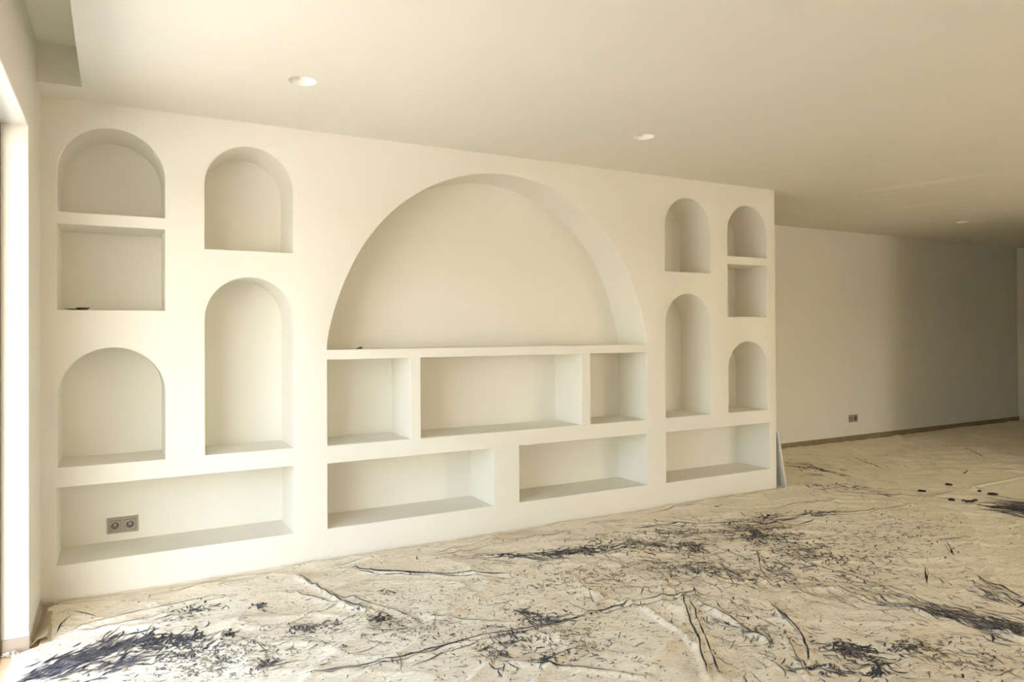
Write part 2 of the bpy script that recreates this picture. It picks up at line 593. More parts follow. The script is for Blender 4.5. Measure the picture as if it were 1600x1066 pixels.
def socket(label, x, y, z, data=False):
    t = thing('wall_socket', label, 'socket', (x, y, z))
    W2, H2 = 0.0765, 0.043
    bm = bmesh.new()
    # frame with two square openings: bars
    o = 0.0285
    bars = [(-W2, W2, o, H2), (-W2, W2, -H2, -o), (-W2, -0.0365-o, -o, o), (-0.0365+o, 0.0365-o, -o, o), (0.0365+o, W2, -o, o)]
    for x0, x1, z0, z1 in bars:
        box(bm, x0, x1, -0.010, 0.0, z0, z1)
    bmesh.ops.remove_doubles(bm, verts=bm.verts[:], dist=1e-5)
    obj('frame', bm, M_sock, t, local=True)
    bm = bmesh.new()
    box(bm, -W2+0.004, W2-0.004, -0.0009, -0.0002, -H2+0.004, H2-0.004)
    obj('mounting_plate', bm, M_sockdark, t, local=True)
    for k, cx in enumerate((-0.0365, 0.0365)):
        bm = bmesh.new()
        iw = 0.0265
        if data and k == 1:
            box(bm, cx-iw, cx+iw, -0.008, -0.001, -iw, iw)
            bevel_all(bm, 0.0015)
            ins = obj('data_insert', bm, M_sockdark, t, local=True)
            bm = bmesh.new()
            box(bm, cx-0.009, cx+0.009, -0.0095, -0.004, -0.016, 0.014)
            obj('jack', bm, M_hole, ins, local=True)
            continue
        # square cover with a round well
        n = 40
        sq = []
        for i in range(n):
            a = 2*PI*i/n
            m = max(abs(math.cos(a)), abs(math.sin(a)))
            sq.append((cx+iw*math.cos(a)/m, iw*math.sin(a)/m))
        R = 0.0195
        o1 = [bm.verts.new((px, -0.0012, pz)) for px, pz in sq]
        o2 = [bm.verts.new((px, -0.012, pz)) for px, pz in sq]
        i1 = [bm.verts.new((cx+R*math.cos(2*PI*i/n), -0.012, R*math.sin(2*PI*i/n))) for i in range(n)]
        for i in range(n):
            j = (i+1) % n
            bm.faces.new((o1[i], o1[j], o2[j], o2[i]))
            bm.faces.new((o2[i], o2[j], i1[j], i1[i]))
        bmesh.ops.recalc_face_normals(bm, faces=bm.faces[:])
        ins = obj('socket_insert', bm, M_sock, t, local=True)
        bm = bmesh.new()
        i1 = [bm.verts.new((cx+R*math.cos(2*PI*i/n), -0.012, R*math.sin(2*PI*i/n))) for i in range(n)]
        i2 = [bm.verts.new((cx+(R-0.001)*math.cos(2*PI*i/n), -0.0012, (R-0.001)*math.sin(2*PI*i/n))) for i in range(n)]
        for i in range(n):
            j = (i+1) % n
            bm.faces.new((i1[j], i1[i], i2[i], i2[j]))
        bm.faces.new(i2[::-1])
        obj('socket_well', bm, M_sockdark, ins, local=True)
        bm = bmesh.new()
        box(bm, cx-0.011, cx+0.011, -0.010, -0.0013, -0.004, 0.011)
        bevel_all(bm, 0.002)
        obj('socket_boss', bm, M_sock, ins, local=True)
        for s in (-1, 1):
            bm = bmesh.new()
            disc(bm, cx+s*0.0095, 0.003, 0.0033, -0.0108, -0.004)
            obj('pin_hole', bm, M_hole, ins, local=True)
    return t


socket('greige double power socket in the back of the long low niche', 0.0337, DB-0.0005, 0.2693)
socket('small double wall socket low on the bare far wall', 7.737, F-0.0005, 0.266, data=True)

# ------------------------------------------------------------------ board leaning against the free end
t = thing('leaning_board', 'grey board with pale edge leaning against the free end of the niche wall', 'board', (4.955, D, 0))
BL = math.hypot(0.093, 0.465)
ang = math.atan2(0.093, 0.465)
Mx = Matrix.Translation((4.955, D-0.004, 0.001)) @ Matrix.Rotation(-ang, 4, 'Y')
bm = bmesh.new()
box(bm, -0.015, -0.004, 0.004, 0.62, 0.003, BL)
bmesh.ops.transform(bm, matrix=Mx, verts=bm.verts)
obj('panel_core', bm, M_panel_face, t)
bm = bmesh.new()
box(bm, -0.004, 0.004, 0.0, 0.62, 0.0, BL+0.003)
bevel_all(bm, 0.0015)
bmesh.ops.transform(bm, matrix=Mx, verts=bm.verts)
obj('facing', bm, M_panel_edge, t)
bm = bmesh.new()
box(bm, -0.075, -0.017, 0.01, 0.5, 0.004, 0.012)
bmesh.ops.transform(bm, matrix=Matrix.Translation((4.955, D, 0.0)), verts=bm.verts)
o = obj('board_offcut', bm, [M_panel_edge], None)
tag(o, 'thin pale board offcut wedged on the floor under the leaning board', 'offcut')


# ------------------------------------------------------------------ small scraps
def chip(name, label, cat, loc, pts, h, m, group=None, tilt=0.0):
    """irregular flat scrap from a plan outline"""
    bm = bmesh.new()
    n = len(pts)
    lo = [bm.verts.new((x, y, 0)) for x, y in pts]
    cx, cy = sum(p[0] for p in pts)/n, sum(p[1] for p in pts)/n
    hi = [bm.verts.new((cx+(x-cx)*0.86, cy+(y-cy)*0.86, h*(0.75+0.5*random.random())+tilt*(x-cx))) for x, y in pts]
    for i in range(n):
        j = (i+1) % n
        bm.faces.new((lo[i], lo[j], hi[j], hi[i]))
    top = bm.verts.new((cx, cy, h*1.15))
    for i in range(n):
        bm.faces.new((hi[i], hi[(i+1) % n], top))
    bm.faces.new(lo[::-1])
    o = obj(name, bm, m, None, smooth=60)
    o.location = loc
    return tag(o, label, cat, group)


def blob(rx, ry, n=11, j=0.25, rot=0.0):
    out = []
    for i in range(n):
        a = 2*PI*i/n
        k = 1+random.uniform(-j, j)
        x, y = rx*k*math.cos(a), ry*k*math.sin(a)
        out.append((x*math.cos(rot)-y*math.sin(rot), x*math.sin(rot)+y*math.cos(rot)))
    return out


# scrap in the left square niche
t = thing('metal_scrap', 'small dark crumpled metal scrap with a thin tail on a niche sill', 'scrap', (-0.150, D+0.05, 1.4495))
bm = bmesh.new()
P = [(-0.022, -0.010), (0.0, -0.016), (0.030, -0.012), (0.034, 0.006), (0.012, 0.016), (-0.018, 0.012)]
lo = [bm.verts.new((x*0.7, y*0.7, 0.0)) for x, y in P]
mid = [bm.verts.new((x, y, 0.010)) for x, y in P]
hi = [bm.verts.new((x*1.08, y*1.05, 0.014)) for x, y in P]
for A, B in ((lo, mid), (mid, hi)):
    for i in range(6):
        bm.faces.new((A[i], A[(i+1) % 6], B[(i+1) % 6], B[i]))
bm.faces.new(hi)
bm.faces.new(lo[::-1])
obj('scrap_body', bm, M_metal, t, local=True)
bm = bmesh.new()
prev = None
for x, y, z, r in ((-0.072, -0.016, 0.007, 0.0012), (-0.055, -0.014, 0.005, 0.003), (-0.035, -0.010, 0.004, 0.0035), (-0.012, -0.004, 0.006, 0.004)):
    cur = [bm.verts.new((x, y+r*1.6*math.cos(a), z+r*math.sin(a))) for a in (0, PI/3, 2*PI/3, PI, 4*PI/3, 5*PI/3)]
    if prev:
        for i in range(6):
            bm.faces.new((prev[i], prev[(i+1) % 6], cur[(i+1) % 6], cur[i]))
    else:
        bm.faces.new(cur)
    prev = cur
bm.faces.new(prev)
obj('scrap_tail', bm, M_metal, t, smooth=60, local=True)

chip('plaster_chip', 'tiny dark chip on the ledge at the left foot of the large arch', 'chip', (1.292, D+0.06, 1.2284),
     [(-0.022, -0.006), (0.018, -0.008), (0.022, 0.006), (0.004, 0.010)], 0.011, M_metal, None, 0.25)

scr = [((1440, 772), 0.032, 0.012, 'flat oblong black scrap nearest the niche wall on the pale cloth'),
       ((1483, 762), 0.032, 0.012, 'black scrap farthest back beside a pale cloth fold'),
       ((1530.5, 771.5), 0.013, 0.012, 'smallest black speck of the scraps on the cloth'),
       ((1551.5, 776.5), 0.032, 0.014, 'black pointed scrap nearest the right end of the scattered bits'),
       ((1487, 785), 0.028, 0.012, 'curved black scrap lying alone nearest the cloth edge')]
for (px, py), rx, ry, lab in scr:
    x, y = on_floor(px, py)
    chip('black_scrap', lab, 'scrap', (x, y, 0.006), blob(rx, ry, 9, 0.38, -_ya-0.25+random.uniform(-.5, .5)), 0.012, M_black, 'black scraps on the drop cloth')
# the twisted one
x, y = on_floor(1519, 788)
bm = bmesh.new()


def twig(bm, pts, w):
    prev = None
    for i, (px, py, pz) in enumerate(pts):
        k = w*(0.6+0.4*math.sin(PI*(i+0.5)/len(pts)))
        cur = [bm.verts.new((px, py+k*math.cos(a), pz+k*math.sin(a))) for a in (0, PI/3, 2*PI/3, PI, 4*PI/3, 5*PI/3)]
        if prev:
            for q in range(6):
                bm.faces.new((prev[q], prev[(q+1) % 6], cur[(q+1) % 6], cur[q]))
        else:
            bm.faces.new(cur)
        prev = cur
    bm.faces.new(prev)


twig(bm, [(-0.062, 0.028, 0.006), (-0.048, 0.022, 0.010), (-0.040, 0.002, 0.007), (-0.052, -0.020, 0.008), (-0.066, -0.026, 0.006)], 0.006)
twig(bm, [(-0.042, 0.000, 0.007), (-0.015, -0.006, 0.007), (0.012, 0.0, 0.010), (0.034, 0.024, 0.012), (0.058, 0.034, 0.008)], 0.009)
o = obj('black_scrap', bm, M_black, None, smooth=60)
o.location = (x, y, 0.008)
o.rotation_euler = (0, 0, -_ya)
tag(o, 'twisted black scrap beside the dark paint smear', 'scrap', 'black scraps on the drop cloth')

# crumpled scrap in front of the jamb
bm = bmesh.new()
bmesh.ops.create_icosphere(bm, subdivisions=3, radius=1.0)
for v in bm.verts:
    n = mnoise.noise(v.co*2.3)*0.55+mnoise.noise(v.co*6.1)*0.35
    v.co *= 1+n
    v.co = Vector((v.co.x*0.026, v.co.y*0.013, max(0.0, v.co.z*0.011+0.008)))
o = obj('plaster_scrap', bm, M_scrap, None, smooth=25)
o.location = (-0.381, 3.606, 0.001)
tag(o, 'crumpled whitish scrap on the tan tile at the foot of the window jamb', 'scrap')


# ------------------------------------------------------------------ drop cloths
def vnoise(x, y, seed):
    """smooth value noise, numpy"""
    g = np.random.default_rng(seed).random((257, 257))
    xi, yi = np.floor(x).astype(int), np.floor(y).astype(int)
    fx, fy = x-xi, y-yi
    fx, fy = fx*fx*(3-2*fx), fy*fy*(3-2*fy)
    a = g[xi % 256, yi % 256]
    b = g[(xi+1) % 256, yi % 256]
    c = g[xi % 256, (yi+1) % 256]
    d = g[(xi+1) % 256, (yi+1) % 256]
    return a*(1-fx)*(1-fy)+b*fx*(1-fy)+c*(1-fx)*fy+d*fx*fy


# creases and dark lines (paint marks and painted-in crease shade), traced on the photograph: (points, width of the dark line in mm, ridge height in mm)
LINES = [
    ([(532, 895), (550, 894), (575, 898), (625, 901), (687, 903), (800, 903)], 9, 12),
    ([(517, 892), (550, 884), (584, 876)], 5, 12),
    ([(465, 907), (492, 922), (520, 940), (540, 951), (575, 961), (595, 964)], 6, 12),
    ([(432, 930), (475, 937), (512, 946), (530, 951)], 4, 6),
    ([(510, 930), (532, 944), (550, 940), (577, 936)], 4, 6),
    ([(550, 940), (587, 950), (615, 957), (650, 972)], 5, 6),
    ([(657, 964), (700, 970), (750, 975), (800, 979)], 4, 8),
    ([(482, 1065), (525, 1057), (575, 1046), (612, 1041), (650, 1032), (675, 1022), (712, 1012), (745, 1004), (775, 999), (800, 997),
      (836, 990), (874, 981), (916, 969), (948, 959), (984, 949), (1019, 941), (1061, 937), (1090, 929)], 7, 12),
    ([(640, 1050), (690, 1030), (720, 1022), (760, 1003)], 4, 4),
    ([(1067, 937), (1070, 955), (1082, 984), (1093, 1011), (1099, 1040), (1105, 1066)], 5, 12),
    ([(1076, 940), (1088, 969), (1099, 996), (1111, 1026), (1126, 1066)], 5, 12),
    ([(1082, 943), (1111, 960), (1147, 977), (1171, 996), (1200, 1011)], 4, 16),
    ([(922, 933), (960, 945), (985, 950)], 0, 14),
    ([(1005, 955), (1050, 985), (1090, 1020)], 0, 14),
    ([(800, 1043), (859, 1049), (904, 1054), (954, 1057), (1013, 1064)], 5, 8),
    ([(675, 872), (700, 865), (737, 856), (770, 849)], 3, 6),
    ([(670, 876), (720, 868), (770, 857), (800, 852)], 3, 5),
    ([(720, 876), (775, 872), (800, 874), (843, 878), (886, 879)], 6, 8),
    ([(800, 873), (859, 867), (942, 863)], 8, 8),
    ([(984, 830), (1031, 824), (1067, 820)], 7, 6),
    ([(1021, 815), (1037, 821)], 14, 4),
    ([(1037, 820), (1096, 822), (1156, 820), (1200, 821)], 9, 6),
    ([(95, 1001), (130, 987), (175, 976), (225, 962), (275, 950), (332, 937)], 4, 8),
    ([(120, 997), (175, 986), (225, 976), (275, 960), (320, 945), (355, 940)], 3, 6),
    ([(104, 962), (118, 964), (132, 967), (155, 976)], 5, 4),
    ([(86, 1000), (92, 990), (100, 980), (112, 969)], 5, 5),
    ([(84, 954.5), (120, 950), (160, 945)], 4, 0),  # from here, dashes paint the dark gap between cloth edge and paper
    ([(191, 941), (207, 938)], 4, 0),
    ([(225, 936), (252, 931.5)], 4, 0),
    ([(265, 929), (300, 923), (332, 918), (370, 911.5), (400, 907)], 4, 0),
    ([(402, 906), (438, 900)], 4, 0),
    ([(455, 899), (474, 897)], 4, 0),
    ([(610, 869), (622, 867)], 4, 0),
    ([(657, 861), (673, 858)], 4, 0),
    ([(725, 850), (748, 845.5)], 4, 0),
    ([(800, 849), (850, 842), (890, 834)], 4, 0),
    ([(905, 828), (950, 818), (990, 811)], 3, 0),
    ([(1000, 808), (1040, 799), (1100, 788)], 5, 0),
    ([(1130, 783), (1160, 777), (1200, 770)], 3, 0),
    ([(850, 975), (890, 980), (935, 972)], 3, 3),
    ([(1110, 905), (1150, 915), (1190, 913)], 4, 4),
    ([(1040, 880), (1090, 877), (1130, 868)], 4, 3),
    ([(960, 888), (1010, 884), (1050, 879)], 4, 3),
    ([(1330, 905), (1400, 930), (1470, 955)], 3, 5),
    ([(1250, 880), (1330, 905), (1420, 945)], 3, 5),
    ([(1200, 800), (1260, 790), (1312, 785)], 6, 5),
    ([(1200, 822), (1280, 806), (1332, 805), (1380, 800), (1424, 793)], 7, 6),
    ([(1200, 834), (1240, 826), (1280, 816)], 8, 5),
    ([(1300, 926), (1368, 948), (1424, 958), (1480, 972), (1560, 984)], 6, 8),
    ([(1520, 906), (1560, 924), (1600, 942)], 7, 8),
    ([(1476, 992), (1512, 998)], 7, 4),
    ([(1560, 1066), (1584, 1056), (1600, 1052)], 4, 8),
    ([(1446, 890), (1448, 916)], 7, 3),
    ([(1480, 852), (1492, 876)], 6, 3),
    ([(1472, 850), (1508, 844)], 6, 3),
    ([(1200, 946), (1224, 972), (1252, 996), (1264, 1028), (1262, 1048)], 6, 10),
    ([(1228, 1004), (1244, 1032), (1258, 1066)], 4, 10),
    ([(1200, 1040), (1224, 1056), (1240, 1066)], 5, 6),
    ([(1180, 900), (1215, 925), (1290, 945)], 4, 9),
    ([(1183, 868), (1190, 900), (1210, 915)], 5, 5),
    ([(1560, 990), (1585, 1002), (1600, 1004)], 0, 16),
    ([(470, 1040), (440, 1045), (400, 1062)], 4, 6),
]
LINES_FAR = [
    ([(1228, 729), (1268, 736), (1332, 749)], 12, 6),
    ([(1260, 728), (1292, 740)], 14, 6),
    ([(1296, 770), (1330, 773), (1360, 776), (1440, 780)], 9, 8),
    ([(1440, 780), (1480, 783), (1510, 787)], 6, 8),
    ([(1332, 716), (1376, 734)], 8, 6),
    ([(1504, 700), (1536, 716)], 9, 8),
    ([(1544, 736), (1575, 737), (1600, 740)], 10, 14),
    ([(1470, 760), (1500, 763), (1530, 770)], 0, 16),
    ([(1505, 745), (1512, 738)], 8, 6),
    ([(1290, 712), (1400, 695), (1500, 684)], 0, 8),
]


def poly_world(pts):
    return np.array([on_floor(*p) for p in pts])


def seg_dist(X, Y, W):
    d = np.full(X.shape, 9.0)
    x0, y0, x1, y1 = W[:, 0].min()-.1, W[:, 1].min()-.1, W[:, 0].max()+.1, W[:, 1].max()+.1
    m = (X > x0) & (X < x1) & (Y > y0) & (Y < y1)
    x, y = X[m], Y[m]
    dd = np.full(x.shape, 9.0)
    for a, b in zip(W[:-1], W[1:]):
        ab = b-a
        L2 = max(1e-9, ab @ ab)
        t = np.clip(((x-a[0])*ab[0]+(y-a[1])*ab[1])/L2, 0, 1)
        dd = np.minimum(dd, np.hypot(x-a[0]-t*ab[0], y-a[1]-t*ab[1]))
    d[m] = dd
    return d


class Cloth:
    def __init__(self, xl, xr, yt, y0, nx, ny, lines, amp, z0, seed):
        u = np.linspace(0, 1, nx)
        v = np.linspace(0, 1, ny)
        U, V = np.meshgrid(u, v)
        self.y0, self.yt = y0, yt
        self.xl, self.xr, self.nx, self.ny = xl, xr, nx, ny
        ybase = y0+(4.6-y0)*0+V*0
        # rows run along x; the last row follows the wall
        ytop = yt(U)
        Yv = y0+(ytop-y0)*V
        XL_, XR_ = xl(Yv), xr(Yv)
        Xv = XL_+(XR_-XL_)*U
        Z = np.full(Xv.shape, z0)
        a = 0.62
        xr_, yr_ = Xv*math.cos(a)+Yv*math.sin(a), -Xv*math.sin(a)+Yv*math.cos(a)
        xr2, yr2 = Xv*math.cos(-.5)+Yv*math.sin(-.5), -Xv*math.sin(-.5)+Yv*math.cos(-.5)
        w1 = 1-np.abs(2*vnoise(xr_*1.6+40, yr_*5.0+40, seed)-1)
        w2 = 1-np.abs(2*vnoise(xr2*2.2+70, yr2*7.0+90, seed+1)-1)
        w3 = 1-np.abs(2*vnoise(xr_*9+10, yr_*16+10, seed+2)-1)
        w4 = vnoise(Xv*28+5, Yv*28+5, seed+3)
        Z = Z+amp*(0.015*w1**6+0.010*w2**6+0.0035*w3**3+0.0022*w4+0.004*vnoise(Xv*3+60, Yv*3+20, seed+4))
        for pts, wd, hr in lines:
            W = poly_world(pts)
            d = seg_dist(Xv, Yv, W)
            Z = Z+hr*0.001*np.exp(-(d/0.016)**2)*(0.6+0.8*vnoise(Xv*7+3, Yv*7+9, seed+6))
        self.X, self.Y, self.Z = Xv, Yv, Z

    def height(self, x, y):
        """height of the cloth by plan position: bilinear in the row / column grid"""
        V = np.clip((y-self.y0)/(self.yt_at(x)-self.y0), 0, 1)
        l, r = self.xl(y), self.xr(y)
        U = np.clip((x-l)/(r-l), 0, 1)
        V = np.clip((y-self.y0)/(self.yt(U)-self.y0), 0, 1)
        fi, fj = V*(self.ny-1), U*(self.nx-1)
        i, j = np.minimum(fi.astype(int), self.ny-2), np.minimum(fj.astype(int), self.nx-2)
        a, b = fi-i, fj-j
        Z = self.Z
        return np.maximum.reduce([Z[i, j], Z[i+1, j], Z[i, j+1], Z[i+1, j+1]])*0.5 + 0.5*(Z[i, j]*(1-a)*(1-b)+Z[i+1, j]*a*(1-b)+Z[i, j+1]*(1-a)*b+Z[i+1, j+1]*a*b)

    def yt_at(self, x):
        return self.yt(np.clip((x-self.xl(np.full_like(x, 3.0)))/5.2, 0, 1))

    def inside(self, x, y):
        return (x > self.xl(y)+.01) & (x < self.xr(y)-.01) & (y > self.y0+.02) & (y < self.yt_at(x)-.012)


def make_cloth_object(name, cl, strokes, label, cloth_mat):
    """cloth sheet plus paint marks and painted-in shade strokes on it, one mesh"""
    nx, ny = cl.nx, cl.ny
    V = np.stack([cl.X, cl.Y, cl.Z], -1).reshape(-1, 3)
    idx = np.arange(nx*ny).reshape(ny, nx)
    Q = np.stack([idx[:-1, :-1], idx[:-1, 1:], idx[1:, 1:], idx[1:, :-1]], -1).reshape(-1, 4)
    mi = np.zeros(len(Q), int)
    # edge skirt down to the floor
    border = np.concatenate([idx[0, :], idx[1:, -1], idx[-1, -2::-1], idx[-2:0:-1, 0]])
    B = V[border].copy()
    B[:, 2] = 0.0008
    nb = len(border)
    k = len(V)+np.arange(nb)
    QS = np.stack([border, k, np.roll(k, -1), np.roll(border, -1)], -1)
    allV, allQ, allM = [V, B], [Q, QS], [mi, np.zeros(nb, int)]
    off = len(V)+nb
    for (P, Wd, m) in strokes:
        n = len(P)
        t = np.gradient(P, axis=0)
        ln = np.hypot(t[:, 0], t[:, 1])+1e-9
        nrm = np.stack([-t[:, 1]/ln, t[:, 0]/ln], -1)
        a = P+nrm*Wd[:, None]/2
        b = P-nrm*Wd[:, None]/2
        za = cl.height(a[:, 0], a[:, 1])+0.0016
        zb = cl.height(b[:, 0], b[:, 1])+0.0016
        vv = np.empty((2*n, 3))
        vv[0::2, :2], vv[0::2, 2] = a, za
        vv[1::2, :2], vv[1::2, 2] = b, zb
        ii = np.arange(n-1)*2+off
        allV.append(vv)
        allQ.append(np.stack([ii+1, ii+3, ii+2, ii], -1))
        allM.append(np.full(n-1, m))
        off += 2*n
    V, Q, M = np.concatenate(allV), np.concatenate(allQ), np.concatenate(allM)
    me = bpy.data.meshes.new(name)
    me.vertices.add(len(V))
    me.vertices.foreach_set('co', V.astype(np.float32).ravel())
    me.loops.add(Q.size)
    me.loops.foreach_set('vertex_index', Q.astype(np.int32).ravel())
    me.polygons.add(len(Q))
    me.polygons.foreach_set('loop_start', np.arange(0, Q.size, 4, dtype=np.int32))
    for m in (cloth_mat, M_paint_shade, M_paint_shade2, M_paint3):
        me.materials.append(m)
    me.polygons.foreach_set('material_index', M.astype(np.int32))
    me.polygons.foreach_set('use_smooth', np.ones(len(Q), bool))
    me.update(calc_edges=True)
    me.validate()
    o = bpy.data.objects.new(name, me)
    C.objects.link(o)
    return tag(o, label, 'drop cloth')


def densify(W, step=0.02):
    out = []
    for a, b in zip(W[:-1], W[1:]):
        n = max(1, int(np.hypot(*(b-a))/step))
        for i in range(n):
            out.append(a+(b-a)*i/n)
    out.append(W[-1])
    return np.array(out)


def smooth_poly(W, it=3):
    for _ in range(it):
        W2 = W.copy()
        W2[1:-1] = (W[:-2]+2*W[1:-1]+W[2:])/4
        W = W2
    return W


def stroke_from_line(pts, wd, m):
    P = smooth_poly(densify(poly_world(pts), 0.018), 4)
    n = len(P)
    j = rng.normal(0, 1, (n, 2))
    j = smooth_poly(j, 3)*0.004
    P = P+j
    w = wd*0.0015*(0.25+1.1*vnoise(np.arange(n)*0.23+rng.random()*99, np.zeros(n)+rng.random()*99, 5))
    w *= np.minimum(1, np.minimum(np.arange(n), np.arange(n)[::-1])/5+0.12)
    return (P, w, m)


def squiggle(x, y, ang, length, width, m, wob=0.35):
    n = max(4, int(length/0.011))
    a = ang+np.cumsum(rng.normal(0, wob/math.sqrt(n), n))
    st = length/n
    P = np.stack([x+np.cumsum(np.cos(a))*st, y+np.cumsum(np.sin(a))*st], -1)
    t = np.linspace(0, 1, n)
    w = width*(0.2+0.8*np.sin(PI*np.clip(t, .03, .97)))*(0.6+0.8*rng.random(n))
    return (P, w, m)


def patch(cl, c, rx, ry, rot, n, length, ang, jit, width, mats=(1, 1, 2), wob=0.5):
    """scribbles scattered over an oval, its centre and direction traced on the photograph"""
    out = []
    for _ in range(int(n*1.0)):
        r, a = min(1.9, abs(rng.normal(0, 0.62))+0.25*rng.random()), rng.random()*2*PI
        dx, dy = rx*r*math.cos(a), ry*r*math.sin(a)
        px = c[0]+dx*math.cos(rot)-dy*math.sin(rot)
        py = c[1]+dx*math.sin(rot)+dy*math.cos(rot)
        if py < 640:
            continue
        x, y = on_floor(px, py)
        x2, y2 = on_floor(px+6*math.cos(ang), py+6*math.sin(ang))
        th = math.atan2(y2-y, x2-x)+rng.normal(0, jit)
        s = squiggle(x, y, th, length*(0.4+1.1*rng.random()), width*(0.5+rng.random()), int(rng.choice(mats)), wob)
        if bool(np.all(cl.inside(s[0][:, 0], s[0][:, 1]))):
            out.append(s)
    return out


X_LEFT = lambda y: -0.368+0.083*np.clip((y-3.545)/0.08, 0, 1)+0.008*np.sin(y*9.0)*(y < 3.5)
X_RIGHT = lambda y: 4.93+(4.17-y)*0.40+0.02*np.sin(y*5.3)
Y_TOP = lambda U: 4.122+0.052*U+0.005*np.sin(U*31)
near = Cloth(X_LEFT, X_RIGHT, Y_TOP, -0.9, 520, 430, LINES, 1.0, 0.006, 21)
ST = []
for pts, wd, hr in LINES:
    if wd:
        ST.append(stroke_from_line(pts, wd, 1 if wd > 4 else 2))
        if wd > 5:
            q = [(x+rng.normal(0, 3), y+2.5+rng.normal(0, 1)) for x, y in pts]
            ST.append(stroke_from_line(q, wd*0.45, 2))
R = math.radians
# heavy dark hatching at the lower left
ST += patch(near, (85, 1052), 60, 12, R(-19), 85, 0.13, R(-21), 0.10, 0.008, (1, 1, 2), 0.25)
ST += patch(near, (130, 1034), 85, 14, R(-19), 105, 0.12, R(-22), 0.14, 0.008, (1, 1, 2), 0.3)
ST += patch(near, (170, 1050), 90, 12, R(-14), 110, 0.08, R(-22), 0.3, 0.007, (1, 2), 0.5)
ST += patch(near, (215, 1016), 60, 10, R(-14), 130, 0.07, R(-24), 0.5, 0.009, (1, 1, 2), 0.8)
ST += patch(near, (280, 1008), 50, 7, R(-10), 100, 0.045, R(-28), 0.6, 0.009, (1, 1), 0.9)
ST += patch(near, (352, 1001), 10, 4, R(-25), 26, 0.03, R(-20), 0.8, 0.008, (1, 1), 0.9)
ST += patch(near, (300, 960), 36, 6, R(-18), 40, 0.05, R(-30), 0.5, 0.006, (1, 1, 2), 0.9)
ST += patch(near, (290, 970), 70, 12, R(-18), 60, 0.045, R(-25), 0.6, 0.005, (1, 2, 2), 0.9)
ST += patch(near, (404, 955), 10, 4, R(-20), 34, 0.035, R(-30), 0.9, 0.008, (1,), 0.9)
ST += patch(near, (340, 1035), 140, 34, R(-10), 520, 0.03, R(-35), 0.9, 0.0042, (1, 2, 2, 3), 1.2)
ST += patch(near, (300, 1025), 80, 18, R(-10), 120, 0.05, R(-35), 0.5, 0.005, (1, 2), 1.0)
ST += patch(near, (478, 988), 30, 6, R(-12), 90, 0.03, R(-25), 0.9, 0.005, (1, 2), 1.0)
ST += patch(near, (510, 985), 45, 10, R(-4), 70, 0.03, R(-15), 0.9, 0.0045, (2, 3, 1), 1.0)
ST += patch(near, (415, 1046), 26, 8, R(-32), 60, 0.045, R(-35), 0.5, 0.006, (1, 2), 0.8)
ST += patch(near, (592, 973), 12, 4, R(-10), 40, 0.035, R(0), 1.2, 0.008, (1, 1), 0.9)
ST += patch(near, (601, 930), 12, 4, 0, 30, 0.03, R(-10), 1.2, 0.005, (1, 2), 0.9)
ST += patch(near, (640, 985), 110, 34, R(8), 230, 0.03, R(15), 0.9, 0.0045, (2, 3, 1), 1.0)
ST += patch(near, (770, 1020), 34, 24, R(50), 70, 0.06, R(55), 0.5, 0.005, (1, 2), 0.8)
ST += patch(near, (800, 1010), 24, 14, R(20), 50, 0.05, R(-40), 0.8, 0.005, (1, 2), 0.8)
# bands of scribble along the middle
ST += patch(near, (870, 869), 110, 5, R(-4), 140, 0.10, R(-4), 0.25, 0.006, (1, 1, 2), 0.6)
ST += patch(near, (900, 866), 60, 7, R(-3), 80, 0.06, R(-4), 0.9, 0.006, (1, 1, 2), 0.9)
ST += patch(near, (1000, 855), 110, 14, R(4), 330, 0.06, R(6), 0.7, 0.0055, (1, 2, 2), 0.8)
ST += patch(near, (1075, 858), 24, 6, R(10), 80, 0.07, R(12), 0.5, 0.007, (1, 1, 2), 0.7)
ST += patch(near, (1060, 835), 90, 14, R(0), 200, 0.07, R(8), 0.6, 0.0055, (1, 2, 2), 0.8)
ST += patch(near, (1180, 838), 70, 20, R(10), 330, 0.075, R(8), 0.8, 0.0065, (1, 1, 2), 0.8)
ST += patch(near, (1190, 815), 34, 5, R(-6), 50, 0.10, R(-16), 0.6, 0.007, (1, 2), 0.7)
ST += patch(near, (1280, 806), 50, 4, R(-4), 40, 0.10, R(-6), 0.3, 0.007, (1, 2), 0.6)
ST += patch(near, (1250, 866), 100, 34, R(10), 380, 0.055, R(12), 0.8, 0.006, (1, 2, 3), 0.9)
ST += patch(near, (920, 905), 180, 36, R(2), 420, 0.045, R(15), 0.7, 0.005, (2, 3, 3), 0.9)
ST += patch(near, (1090, 893), 130, 18, R(8), 330, 0.06, R(14), 0.5, 0.0065, (3, 2, 1), 0.8)
ST += patch(near, (1215, 890), 16, 20, R(0), 60, 0.06, R(70), 0.5, 0.006, (1, 2), 0.8)
ST += patch(near, (845, 975), 50, 9, R(-10), 110, 0.045, R(-15), 0.7, 0.006, (1, 1, 2), 0.9)
ST += patch(near, (820, 962), 24, 6, R(10), 50, 0.045, R(20), 0.9, 0.006, (1, 1), 0.9)
ST += patch(near, (850, 1042), 20, 6, R(-20), 50, 0.04, R(-55), 0.5, 0.006, (1, 1), 0.8)
ST += patch(near, (880, 1010), 120, 40, R(10), 260, 0.035, R(15), 0.9, 0.0045, (1, 2, 3), 1.0)
ST += patch(near, (1325, 1018), 36, 10, R(15), 90, 0.055, R(40), 0.5, 0.008, (1, 1, 2), 0.7)
ST += patch(near, (1310, 1028), 60, 16, R(8), 110, 0.05, R(15), 0.7, 0.005, (1, 2), 0.8)
ST += patch(near, (1405, 1020), 34, 10, R(15), 60, 0.05, R(20), 0.6, 0.006, (1, 2), 0.8)
